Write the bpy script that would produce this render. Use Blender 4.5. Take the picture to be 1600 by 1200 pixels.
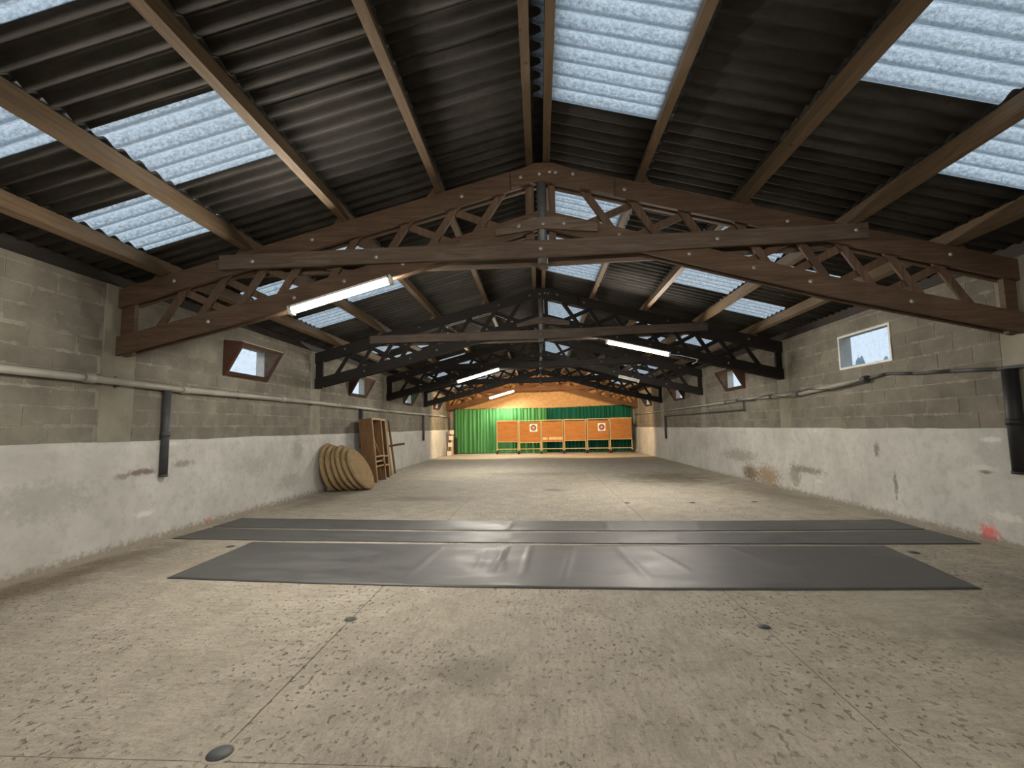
import bpy, math, random
from mathutils import Matrix, Vector, noise
random.seed(7)
scene = bpy.context.scene
C = scene.collection
for o in list(bpy.data.objects):
    bpy.data.objects.remove(o)

# ------------------------------------------------------------------ camera
F_PX = 734.27
PITCH, YAW, ROLL = 0.09138, 0.05731, -0.01512
CAM = Vector((-0.0854, 0.0, 1.4268))
cp, sp, cy, sy, cr, sr = (math.cos(PITCH), math.sin(PITCH), math.cos(YAW), math.sin(YAW), math.cos(ROLL), math.sin(ROLL))
fwd = Vector((-sy * cp, cy * cp, sp))
rgt = Vector((cy, sy, 0))
upv = rgt.cross(fwd)
rgt2 = cr * rgt + sr * upv
upv2 = -sr * rgt + cr * upv
cam_data = bpy.data.cameras.new('camera')
cam = bpy.data.objects.new('camera', cam_data)
C.objects.link(cam)
cam_data.sensor_fit = 'HORIZONTAL'
cam_data.sensor_width = 36.0
cam_data.lens = F_PX / 1600.0 * 36.0
cam_data.clip_end = 500
M4 = Matrix((
    (rgt2.x, upv2.x, -fwd.x, CAM.x),
    (rgt2.y, upv2.y, -fwd.y, CAM.y),
    (rgt2.z, upv2.z, -fwd.z, CAM.z),
    (0, 0, 0, 1)))
cam.matrix_world = M4
scene.camera = cam

# ------------------------------------------------------------------ world, exposure
SKY_COLOR = (0.72, 0.86, 1.0)
SKY_STRENGTH = 1.2
TUBE_STRENGTH = 520.0
REAR_TUBE_STRENGTH = 255.0
TUBE_COLOR = (1.0, 0.925, 0.81)
WARM_POWER = 900.0
world = bpy.data.worlds.new('overcast_sky')
scene.world = world
world.use_nodes = True
bg = world.node_tree.nodes['Background']
bg.inputs[0].default_value = (*SKY_COLOR, 1)
bg.inputs[1].default_value = SKY_STRENGTH
vs = scene.view_settings
vs.view_transform = 'Standard'
vs.look = 'None'
vs.exposure = 0.0
vs.gamma = 1.0
vs.use_curve_mapping = False
scene.cycles.max_bounces = 6
scene.cycles.diffuse_bounces = 3

# ------------------------------------------------------------------ material helpers
class NT:
    def __init__(s, name):
        s.m = bpy.data.materials.new(name)
        s.m.use_nodes = True
        s.t = s.m.node_tree
        s.t.nodes.clear()
        s.out = s.t.nodes.new('ShaderNodeOutputMaterial')
    def n(s, typ, **kw):
        nd = s.t.nodes.new(typ)
        for k, v in kw.items():
            setattr(nd, k, v)
        return nd
    def l(s, a, b):
        s.t.links.new(a, b)
    def pos(s, scale=(1, 1, 1), obj=False):
        mp = s.n('ShaderNodeMapping')
        mp.inputs['Scale'].default_value = scale
        if obj:
            s.l(s.n('ShaderNodeTexCoord').outputs['Object'], mp.inputs[0])
        else:
            s.l(s.n('ShaderNodeNewGeometry').outputs['Position'], mp.inputs[0])
        return mp.outputs[0]
    def noise(s, vec, scale, detail=4, rough=.55, dist=0):
        nd = s.n('ShaderNodeTexNoise')
        nd.inputs['Scale'].default_value = scale
        nd.inputs['Detail'].default_value = detail
        nd.inputs['Roughness'].default_value = rough
        nd.inputs['Distortion'].default_value = dist
        s.l(vec, nd.inputs['Vector'])
        return nd.outputs['Fac']
    def ramp(s, fac, a, b, ca=(0, 0, 0), cb=(1, 1, 1)):
        r = s.n('ShaderNodeValToRGB')
        r.color_ramp.elements[0].position = a
        r.color_ramp.elements[1].position = b
        r.color_ramp.elements[0].color = (*ca, 1)
        r.color_ramp.elements[1].color = (*cb, 1)
        s.l(fac, r.inputs[0])
        return r.outputs[0]
    def mix(s, fac, a, b, mode='MIX'):
        m = s.n('ShaderNodeMix', data_type='RGBA', blend_type=mode)
        for sock, v in ((m.inputs[0], fac), (m.inputs[6], a), (m.inputs[7], b)):
            if isinstance(v, (int, float)):
                sock.default_value = v
            elif isinstance(v, tuple):
                sock.default_value = (*v, 1)
            else:
                s.l(v, sock)
        return m.outputs[2]
    def math(s, op, a, b=None, clamp=False):
        m = s.n('ShaderNodeMath', operation=op, use_clamp=clamp)
        for i, v in enumerate((a, b)):
            if v is None:
                continue
            if isinstance(v, (int, float)):
                m.inputs[i].default_value = v
            else:
                s.l(v, m.inputs[i])
        return m.outputs[0]
    def rnd(s):
        return s.n('ShaderNodeObjectInfo').outputs['Random']
    def spot(s, centre, radius, warp=.35, wscale=6.0, soft=.5):
        """a blotch with its own ragged outline at a place on a surface (0..1)"""
        mp = s.n('ShaderNodeMapping')
        mp.inputs['Location'].default_value = tuple(-c / r for c, r in zip(centre, radius))
        mp.inputs['Scale'].default_value = tuple(1 / r for r in radius)
        p = s.n('ShaderNodeNewGeometry').outputs['Position']
        s.l(p, mp.inputs[0])
        ln = s.n('ShaderNodeVectorMath', operation='LENGTH')
        s.l(mp.outputs[0], ln.inputs[0])
        if not hasattr(s, 'warp_noise'):
            s.warp_noise = s.noise(p, wscale, 5, .65)
        nz = s.warp_noise
        d = s.math('ADD', ln.outputs['Value'], s.math('MULTIPLY', s.math('SUBTRACT', nz, .5), warp * 4))
        return s.ramp(d, max(0.0, .8 - soft), 1.0, (1, 1, 1), (0, 0, 0))
    def bump(s, h, strength=.3, dist=.01, normal=None):
        b = s.n('ShaderNodeBump')
        b.inputs['Strength'].default_value = strength
        b.inputs['Distance'].default_value = dist
        s.l(h, b.inputs['Height'])
        if normal:
            s.l(normal, b.inputs['Normal'])
        return b.outputs[0]
    def done(s, col, rough=.8, normal=None, metallic=0.0, spec=.3):
        b = s.n('ShaderNodeBsdfPrincipled')
        if isinstance(col, tuple):
            b.inputs['Base Color'].default_value = (*col, 1)
        else:
            s.l(col, b.inputs['Base Color'])
        if isinstance(rough, (int, float)):
            b.inputs['Roughness'].default_value = rough
        else:
            s.l(rough, b.inputs['Roughness'])
        b.inputs['Metallic'].default_value = metallic
        b.inputs['Specular IOR Level'].default_value = spec
        if normal:
            s.l(normal, b.inputs['Normal'])
        s.l(b.outputs[0], s.out.inputs[0])
        return s.m

def simple(name, c1, c2, scale=8, stretch=(1, 1, 1), rough=.75, bump=.15, rnd=.0, metallic=0.0, spec=.3, dist=.004):
    s = NT(name)
    p = s.pos(stretch)
    f = s.noise(p, scale, 5, .6)
    col = s.ramp(f, .3, .72, c1, c2)
    if rnd:
        v = s.math('ADD', 1 - rnd, s.math('MULTIPLY', s.rnd(), 2 * rnd))
        g = s.n('ShaderNodeCombineColor')
        for i in range(3):
            s.l(v, g.inputs[i])
        col = s.mix(1.0, col, g.outputs[0], 'MULTIPLY')
    return s.done(col, rough, s.bump(f, bump, dist) if bump else None, metallic, spec)

def wood(name, dark, light, axis, rough=.7, rnd=.12):
    """sawn timber with grain along axis 0/1/2"""
    s = NT(name)
    st = [14, 14, 14]
    st[axis] = 1.1
    g = s.noise(s.pos(tuple(st)), 2.2, 6, .62, .6)
    big = s.noise(s.pos((1, 1, 1)), 1.7, 3)
    col = s.ramp(g, .3, .72, dark, light)
    col = s.mix(s.ramp(big, .42, .68), col, s.mix(.55, col, dark), 'MIX')
    v = s.math('ADD', 1 - rnd, s.math('MULTIPLY', s.rnd(), 2 * rnd))
    cc = s.n('ShaderNodeCombineColor')
    for i in range(3):
        s.l(v, cc.inputs[i])
    col = s.mix(1.0, col, cc.outputs[0], 'MULTIPLY')
    kn = s.n('ShaderNodeTexVoronoi')
    kn.inputs['Scale'].default_value = 2.3
    s.l(s.pos((1, 1, 1)), kn.inputs['Vector'])
    col = s.mix(s.ramp(kn.outputs['Distance'], .03, .06, (.7, .7, .7), (0, 0, 0)), col, tuple(c * .35 for c in dark))
    return s.done(col, rough, s.bump(g, .25, .004))

MAT = {}
# --- concrete floor
def make_floor():
    s = NT('worn_concrete_floor')
    p = s.pos()
    big = s.noise(p, .55, 4, .6)
    mid = s.noise(p, 3.2, 6, .7, .5)
    # the middle slabs are broomed along the barn, the outer ones across it
    along = s.noise(s.pos((13, 2.6, 1)), 2.1, 7, .76, .9)
    across = s.noise(s.pos((2.6, 10, 1)), 2.1, 7, .76, 1.0)
    sx = s.n('ShaderNodeSeparateXYZ')
    s.l(p, sx.inputs[0])
    outer = s.ramp(s.math('ABSOLUTE', s.math('ADD', sx.outputs[0], .04)), .2, .9)
    ax = s.math('ABSOLUTE', s.math('ADD', sx.outputs[0], .04))
    outer = s.math('MULTIPLY', s.math('SUBTRACT', ax, 1.1), 1.6, True)
    br = s.n('ShaderNodeMix')
    s.l(outer, br.inputs[0]); s.l(along, br.inputs[2]); s.l(across, br.inputs[3])
    brush = br.outputs[0]
    fine = s.noise(p, 42, 6, .75)
    grit = s.noise(p, 130, 3, .7)
    col = s.ramp(mid, .3, .7, (.295, .265, .21), (.53, .485, .395))
    col = s.mix(s.math('MULTIPLY', s.ramp(big, .4, .64), .34), col, (.40, .36, .295))
    col = s.mix(s.math('MULTIPLY', s.ramp(brush, .48, .66), .52), col, (.235, .205, .165))
    col = s.mix(s.math('MULTIPLY', s.ramp(brush, .30, .46, (1, 1, 1), (0, 0, 0)), .30), col, (.63, .59, .51))
    col = s.mix(s.math('MULTIPLY', s.ramp(fine, .48, .64), .55), col, (.25, .22, .18))
    col = s.mix(s.math('MULTIPLY', s.ramp(grit, .54, .66), .38), col, (.68, .635, .56))
    pitarea = s.ramp(s.noise(p, .9, 4, .6), .36, .58)
    pit = s.math('MULTIPLY', s.ramp(s.noise(s.pos((1, .7, 1)), 31, 2, .5, .3), .60, .68), pitarea)
    col = s.mix(s.math('MULTIPLY', pit, .7), col, (.13, .11, .088))
    # stains with shapes of their own
    for c, r, cc, a in (((-.5, 2.9, 0), (.36, .30, 1), (.21, .19, .155), .6),
                        ((-4.85, 4.4, 0), (.42, 2.2, 1), (.15, .11, .075), .75),
                        ((-4.0, 5.0, 0), (.8, .5, 1), (.24, .20, .15), .4),
                        ((-4.6, 9.4, 0), (.6, 1.4, 1), (.17, .135, .10), .5),
                        ((3.7, 3.4, 0), (1.5, .6, 1), (.15, .13, .11), .75),
                        ((2.75, 2.35, 0), (.4, .16, 1), (.13, .115, .10), .7),
                        ((2.2, 2.3, 0), (.22, .18, 1), (.15, .13, .11), .6),
                        ((4.3, 4.3, 0), (1.0, .7, 1), (.17, .15, .125), .6),
                        ((3.9, 2.5, 0), (1.2, .7, 1), (.18, .16, .135), .6),
                        ((3.4, 13.2, 0), (1.6, 2.0, 1), (.12, .095, .065), .75),
                        ((4.6, 10.0, 0), (.6, 2.0, 1), (.16, .13, .095), .55),
                        ((.2, 10.8, 0), (.35, .25, 1), (.15, .125, .10), .7),
                        ((-2.4, 9.6, 0), (1.2, .45, 1), (.2, .165, .125), .55),
                        ((-.4, 14.5, 0), (2.2, .8, 1), (.22, .19, .145), .6),
                        ((-.3, 1.75, 0), (.5, .2, 1), (.2, .175, .145), .5),
                        ((-4.2, 3.0, 0), (.5, .25, 1), (.66, .64, .60), .5)):
        col = s.mix(s.math('MULTIPLY', s.spot(c, r, .45, 2.5, .6), a), col, cc)
    h = s.math('ADD', s.math('MULTIPLY', brush, .9), s.math('MULTIPLY', fine, .7))
    h = s.math('SUBTRACT', h, s.math('MULTIPLY', pit, 1.2))
    return s.done(col, s.ramp(mid, .2, .8, (.62, .62, .62), (.85, .85, .85)), s.bump(h, 1.0, .017), spec=.25)
MAT['floor'] = make_floor()
MAT['joint'] = simple('floor_joint_dirt', (.10, .088, .07), (.16, .14, .11), 9)

# --- plaster
def make_plaster(side):
    s = NT('weathered_plaster_' + side)
    p = s.pos()
    a = s.noise(p, 1.3, 5, .62, .3)
    b = s.noise(p, 7, 5, .65)
    c = s.noise(p, 60, 3, .6)
    col = s.ramp(a, .3, .7, (.44, .435, .41), (.62, .615, .585))
    col = s.mix(s.math('MULTIPLY', s.ramp(b, .48, .7), .5), col, (.36, .352, .325))
    X = -5.14 if side == 'left' else 5.14
    if side == 'left':
        spots = (((X, 5.75, .93), (1, .26, .05), (.17, .11, .09), .8), ((X, 5.45, .9), (1, .12, .05), (.25, .23, .2), .8),
                 ((X, 6.45, .98), (1, .25, .06), (.25, .22, .19), .7), ((X, 5.83, .4), (1, .2, .05), (.68, .67, .64), .9),
                 ((X, 6.2, 1.27), (1, .2, .04), (.66, .65, .6), .8), ((X, 7.0, .1), (1, .12, .06), (.62, .25, .22), .7),
                 ((X, 6.0, .0), (1, 8, .13), (.25, .205, .15), .75), ((X, 4.6, .75), (1, .6, .25), (.32, .315, .29), .5),
                 ((X, 8.1, .8), (1, .5, .22), (.36, .355, .33), .6), ((X, 9.6, 1.0), (1, .3, .3), (.3, .295, .27), .6),
                 ((X, 9.3, .4), (1, .5, .2), (.34, .33, .30), .6))
    else:
        spots = (((X, 5.95, .1), (1, .16, .12), (.72, .17, .15), .9), ((X, 12.2, .2), (1, .55, .25), (.16, .105, .05), .85),
                 ((X, 11.3, .22), (1, .7, .3), (.30, .21, .11), .8), ((X, 12.8, .6), (1, 1.3, .22), (.20, .17, .13), .55),
                 ((X, 9.7, .5), (1, .7, .09), (.23, .21, .175), .8), ((X, 10.1, .35), (1, .25, .3), (.24, .22, .18), .7),
                 ((X, 9.27, .33), (1, .16, .05), (.66, .65, .6), .9), ((X, 7.69, 1.0), (1, .07, .14), (.19, .18, .16), .8),
                 ((X, 7.35, .5), (1, .05, .22), (.18, .17, .15), .8), ((X, 5.71, .34), (1, .22, .06), (.68, .67, .63), .9),
                 ((X, 5.8, 1.2), (1, .16, .04), (.68, .67, .62), .9), ((X, 5.95, .86), (1, .2, .05), (.64, .62, .58), .8),
                 ((X, 5.9, .82), (1, .1, .03), (.16, .14, .12), .8), ((X, 9.28, 1.27), (1, .1, .05), (.64, .63, .58), .8),
                 ((X, 7.0, .0), (1, 9, .1), (.23, .19, .145), .75), ((X, 15.5, .9), (1, .8, .4), (.34, .32, .28), .5))
    for c0, r, cc, al in spots:
        col = s.mix(s.math('MULTIPLY', s.spot(c0, r, .55, 15, .35), al), col, cc)
    h = s.math('ADD', a, s.math('ADD', s.math('MULTIPLY', b, .5), s.math('MULTIPLY', c, .12)))
    return s.done(col, .9, s.bump(h, .5, .02), spec=.15)
MAT['plaster_left'] = make_plaster('left')
MAT['plaster_right'] = make_plaster('right')

def make_block(smeared):
    s = NT('grey_concrete_block' + ('_smeared' if smeared else ''))
    p = s.pos()
    a = s.noise(p, 2.2, 5, .62)
    g = s.noise(p, 45, 4, .7)
    col = s.ramp(a, .3, .7, (.155, .143, .118), (.255, .237, .197))
    v = s.math('ADD', .90, s.math('MULTIPLY', s.rnd(), .18))
    cc = s.n('ShaderNodeCombineColor')
    for i in range(3):
        s.l(v, cc.inputs[i])
    col = s.mix(1.0, col, cc.outputs[0], 'MULTIPLY')
    smear = s.ramp(s.noise(s.pos((1, 1, 2.6)), 2.6, 5, .7, .6), .6, .74)
    col = s.mix(s.math('MULTIPLY', smear, .35), col, (.34, .32, .27))
    if smeared:
        # mortar squeezed over the edges of the block
        xyz = s.n('ShaderNodeSeparateXYZ')
        s.l(s.n('ShaderNodeTexCoord').outputs['Object'], xyz.inputs[0])
        ey = s.ramp(s.math('ABSOLUTE', xyz.outputs[1]), .455, .5)
        ez = s.ramp(s.math('ABSOLUTE', xyz.outputs[2]), .36, .5)
        e = s.math('MAXIMUM', ey, ez)
        k = s.ramp(s.math('MULTIPLY', e, s.ramp(s.noise(p, 3.5, 5, .75), .46, .66)), .18, .5)
        col = s.mix(s.math('MULTIPLY', k, .75), col, (.36, .335, .285))
    dk = s.ramp(s.noise(s.pos((1, 1.6, 2)), 1.1, 5, .7), .55, .72)
    col = s.mix(s.math('MULTIPLY', dk, .45), col, (.115, .105, .088))
    col = s.mix(s.math('MULTIPLY', s.ramp(g, .55, .75), .4), col, (.105, .097, .08))
    return s.done(col, .95, s.bump(g, .5, .008), spec=.1)
MAT['block'] = make_block(True)
MAT['block_plain'] = make_block(False)
MAT['mortar'] = simple('pale_mortar', (.15, .138, .115), (.37, .345, .295), 1.8, rough=.95, bump=.4, spec=.1)
MAT['pillar'] = simple('cast_concrete_pillar', (.22, .205, .165), (.33, .31, .255), 2.6, rough=.95, bump=.4, spec=.1)
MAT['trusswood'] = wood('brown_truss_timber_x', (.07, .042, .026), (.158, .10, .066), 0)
MAT['trusswood_v'] = wood('brown_truss_timber_z', (.08, .049, .031), (.18, .118, .078), 2)
MAT['tiewood'] = wood('greyed_tie_timber', (.095, .066, .048), (.2, .15, .115), 0)
MAT['darkwood'] = wood('dark_truss_timber', (.007, .0055, .005), (.019, .0145, .012), 0)  # near-black timber for the second to fourth trusses
MAT['darktie'] = wood('dark_tie_timber', (.06, .045, .035), (.14, .11, .088), 0)
MAT['redwood'] = wood('reddish_truss_timber', (.085, .038, .018), (.17, .085, .045), 0)
MAT['purlin'] = wood('purlin_timber', (.095, .063, .036), (.18, .124, .072), 1)
MAT['wallplate'] = wood('dark_wall_plate_timber', (.018, .014, .011), (.04, .03, .024), 1)
MAT['sheet'] = None
def make_sheet():
    s = NT('fibre_cement_sheet')
    p = s.pos()
    a = s.noise(s.pos((1, 5, 1)), 1.5, 5, .65)
    b = s.noise(p, 18, 4, .65)
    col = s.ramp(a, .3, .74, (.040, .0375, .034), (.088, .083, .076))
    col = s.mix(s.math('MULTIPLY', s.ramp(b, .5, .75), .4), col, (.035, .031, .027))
    v = s.math('ADD', .72, s.math('MULTIPLY', s.rnd(), .55))
    cc = s.n('ShaderNodeCombineColor')
    for i in range(3):
        s.l(v, cc.inputs[i])
    col = s.mix(1.0, col, cc.outputs[0], 'MULTIPLY')
    return s.done(col, .9, s.bump(b, .3, .004), spec=.1)
MAT['sheet'] = make_sheet()
def make_skylight():
    s = NT('translucent_sheet')
    p = s.pos()
    g = s.noise(s.pos((2.0, 3.4, 1)), 15, 6, .78)
    m = s.noise(p, 3.1, 4, .6)
    col = s.ramp(g, .38, .6, (.27, .31, .335), (.72, .735, .74))
    col = s.mix(s.math('MULTIPLY', s.ramp(m, .5, .7), .3), col, (.40, .445, .465))
    # darker along the troughs of the corrugation, paler along its crests
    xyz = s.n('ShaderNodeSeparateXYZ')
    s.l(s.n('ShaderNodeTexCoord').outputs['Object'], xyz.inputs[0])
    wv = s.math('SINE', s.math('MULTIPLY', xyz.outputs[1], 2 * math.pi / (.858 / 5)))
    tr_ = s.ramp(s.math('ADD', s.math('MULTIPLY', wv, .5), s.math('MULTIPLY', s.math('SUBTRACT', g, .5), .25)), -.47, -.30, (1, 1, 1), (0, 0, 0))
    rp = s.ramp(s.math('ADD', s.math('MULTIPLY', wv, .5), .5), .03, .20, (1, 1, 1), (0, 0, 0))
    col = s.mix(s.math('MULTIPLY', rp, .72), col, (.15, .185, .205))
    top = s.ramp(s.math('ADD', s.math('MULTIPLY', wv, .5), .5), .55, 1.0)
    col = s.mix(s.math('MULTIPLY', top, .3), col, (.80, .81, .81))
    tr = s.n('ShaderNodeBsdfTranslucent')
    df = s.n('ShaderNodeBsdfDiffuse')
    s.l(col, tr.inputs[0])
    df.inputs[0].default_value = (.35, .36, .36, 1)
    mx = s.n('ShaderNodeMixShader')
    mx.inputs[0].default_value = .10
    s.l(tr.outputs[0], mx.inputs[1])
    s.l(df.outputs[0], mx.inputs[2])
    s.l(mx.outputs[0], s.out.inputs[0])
    return s.m
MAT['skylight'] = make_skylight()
MAT['steel'] = simple('galvanised_tube', (.13, .135, .14), (.22, .225, .23), 5, rough=.5, metallic=.5)
MAT['bolt'] = simple('bright_washer', (.55, .52, .47), (.7, .67, .6), 20, rough=.35, metallic=.6, bump=0)
MAT['pvc'] = simple('grey_plastic_pipe', (.29, .275, .24), (.42, .40, .35), 5, (1, .5, 1), rough=.5, bump=.05)
MAT['pvc_dark'] = simple('dark_plastic_pipe', (.05, .052, .055), (.085, .087, .09), 4, rough=.5, bump=.05)
MAT['black_pipe'] = simple('black_plastic_pipe', (.016, .017, .018), (.03, .031, .032), 4, rough=.55, bump=.05)
MAT['mat'] = None
def make_matm():
    s = NT('black_rubber_matting')
    p = s.pos()
    a = s.noise(s.pos((1, 2.5, 1)), 1.8, 5, .65, .5)
    f = s.noise(p, 90, 3, .6)
    col = s.ramp(a, .3, .75, (.056, .056, .057), (.098, .098, .099))
    dust = s.ramp(s.noise(s.pos((1.2, .7, 1)), 1.3, 5, .7, .8), .52, .78)
    col = s.mix(s.math('MULTIPLY', dust, .35), col, (.15, .145, .135))
    return s.done(col, s.ramp(a, .3, .7, (.42, .42, .42), (.62, .62, .62)), s.bump(s.math('ADD', a, s.math('MULTIPLY', f, .25)), .35, .008), spec=.4)
MAT['mat'] = make_matm()
MAT['white'] = simple('white_paint', (.62, .62, .60), (.75, .75, .73), 6, rough=.5, bump=.03)
MAT['lampwhite'] = simple('lamp_housing_paint', (.6, .6, .57), (.72, .72, .68), 6, rough=.45, bump=.0)
MAT['brownframe'] = wood('brown_window_frame', (.05, .022, .014), (.095, .045, .028), 1)
MAT['paleedge'] = simple('pale_sash_edge', (.3, .27, .2), (.42, .38, .3), 8, rough=.5, bump=0)  # paler strip along the top edge of the sash
def make_glass():
    s = NT('dusty_glass')
    t = s.n('ShaderNodeBsdfTransparent')
    t.inputs[0].default_value = (.93, .94, .95, 1)
    g = s.n('ShaderNodeBsdfGlossy')
    g.inputs['Roughness'].default_value = .05
    d = s.n('ShaderNodeBsdfTranslucent')
    d.inputs[0].default_value = (.75, .75, .8, 1)
    m1 = s.n('ShaderNodeMixShader')
    m1.inputs[0].default_value = .05
    s.l(t.outputs[0], m1.inputs[1])
    s.l(g.outputs[0], m1.inputs[2])
    m2 = s.n('ShaderNodeMixShader')
    s.l(s.math('MULTIPLY', s.ramp(s.noise(s.pos(), 11, 5, .7), .5, .8), .22), m2.inputs[0])
    s.l(m1.outputs[0], m2.inputs[1])
    s.l(d.outputs[0], m2.inputs[2])
    s.l(m2.outputs[0], s.out.inputs[0])
    return s.m
MAT['glass'] = make_glass()
def make_osb():
    s = NT('oriented_strand_board')
    p = s.pos((1, 1, 1.4))
    v = s.n('ShaderNodeTexVoronoi')
    v.inputs['Scale'].default_value = 11
    s.l(p, v.inputs['Vector'])
    a = s.noise(p, 9, 4, .7)
    col = s.mix(s.ramp(a, .35, .68), (.40, .235, .10), (.62, .42, .215))
    col = s.mix(.3, col, s.mix(s.n('ShaderNodeSeparateColor').outputs[0], (.3, .16, .06), (.5, .3, .14)))
    sp_ = s.n('ShaderNodeSeparateColor')
    s.l(v.outputs['Color'], sp_.inputs[0])
    col = s.mix(s.math('MULTIPLY', sp_.outputs[0], .5), col, (.34, .19, .075))
    return s.done(col, .8, s.bump(a, .2, .004))
MAT['osb'] = make_osb()
def fabric(name, a, b):
    s = NT(name)
    n = s.noise(s.pos((9, 9, .6)), 1.4, 4, .6)
    f = s.noise(s.pos(), 60, 2)
    return s.done(s.ramp(n, .3, .7, a, b), .9, s.bump(f, .15, .002), spec=.1)
MAT['curtain_light'] = fabric('light_green_cloth', (.05, .19, .065), (.09, .28, .105))
MAT['curtain_dark'] = fabric('bottle_green_cloth', (.006, .072, .048), (.012, .105, .072))
def make_straw():
    s = NT('coiled_straw')
    a = s.noise(s.pos((1, 1, 1)), 55, 4, .7)
    b = s.noise(s.pos(), 4, 4, .6)
    col = s.ramp(a, .3, .72, (.18, .12, .06), (.46, .34, .19))
    col = s.mix(s.math('MULTIPLY', s.ramp(b, .45, .7), .5), col, (.19, .125, .07))
    return s.done(col, .9, s.bump(a, .6, .008), spec=.1)
MAT['straw'] = make_straw()
MAT['foam'] = None
def make_butt():
    s = NT('layered_target_board')
    a = s.noise(s.pos((1.2, 1, 34)), 1.5, 5, .65)
    b = s.noise(s.pos(), 5, 5, .7)
    col = s.ramp(a, .32, .7, (.27, .105, .028), (.46, .22, .075))
    col = s.mix(s.math('MULTIPLY', s.ramp(b, .5, .72), .35), col, (.24, .09, .025))
    return s.done(col, .85, s.bump(a, .4, .01))
MAT['foam'] = make_butt()
MAT['pinelight'] = simple('pale_pine', (.46, .33, .17), (.62, .48, .28), 5, (1, 1, .3), rough=.6, bump=.05)
MAT['pineworn'] = wood('old_plywood', (.12, .062, .028), (.24, .135, .062), 2)
MAT['pineedge'] = wood('raw_pine_edges', (.28, .19, .10), (.42, .31, .17), 2)
MAT['paper'] = simple('white_paper', (.72, .70, .64), (.8, .78, .73), 5, rough=.7, bump=0)
MAT['black'] = simple('black_card', (.012, .012, .012), (.02, .02, .02), 5, rough=.6, bump=0)
MAT['face_dark'] = simple('target_ring_black', (.02, .02, .03), (.03, .03, .04), 5, rough=.6, bump=0)
MAT['face_blue'] = simple('target_ring_blue', (.10, .12, .26), (.12, .15, .3), 5, rough=.6, bump=0)
MAT['face_red'] = simple('target_ring_red', (.5, .10, .09), (.56, .13, .11), 5, rough=.6, bump=0)
MAT['face_gold'] = simple('target_ring_gold', (.68, .50, .25), (.72, .55, .3), 5, rough=.6, bump=0)
MAT['tyre'] = simple('black_rubber_wheel', (.02, .02, .02), (.035, .035, .035), 8, rough=.6, bump=0)
MAT['chrome'] = simple('chrome_castor', (.5, .5, .5), (.6, .6, .6), 8, rough=.3, metallic=.8, bump=0)
MAT['plug'] = simple('dark_plug', (.028, .031, .034), (.055, .06, .065), 14, rough=.55, bump=.1)
MAT['plugrim'] = simple('stained_plug_rim', (.22, .195, .16), (.33, .295, .24), 9, rough=.85, bump=.3)
MAT['grass'] = simple('far_field', (.05, .07, .03), (.09, .11, .05), .3, rough=.9, bump=0)
MAT['leaf'] = simple('hazy_tree_foliage', (.24, .32, .36), (.34, .42, .46), 1.2, rough=.9, bump=0)  # distance haze mixed into the leaf colour as pale blue
MAT['bark'] = simple('tree_bark', (.06, .05, .04), (.10, .085, .07), 3, rough=.9, bump=0)
def emit(name, col, st):
    s = NT(name)
    e = s.n('ShaderNodeEmission')
    e.inputs[0].default_value = (*col, 1)
    e.inputs[1].default_value = st
    s.l(e.outputs[0], s.out.inputs[0])
    return s.m
MAT['tube'] = emit('lit_tube', TUBE_COLOR, TUBE_STRENGTH)
MAT['tube_rear'] = emit('lit_tube_overhead', TUBE_COLOR, REAR_TUBE_STRENGTH)  # dimmer emission for the unseen overhead tubes, tuned to balance the light

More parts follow.
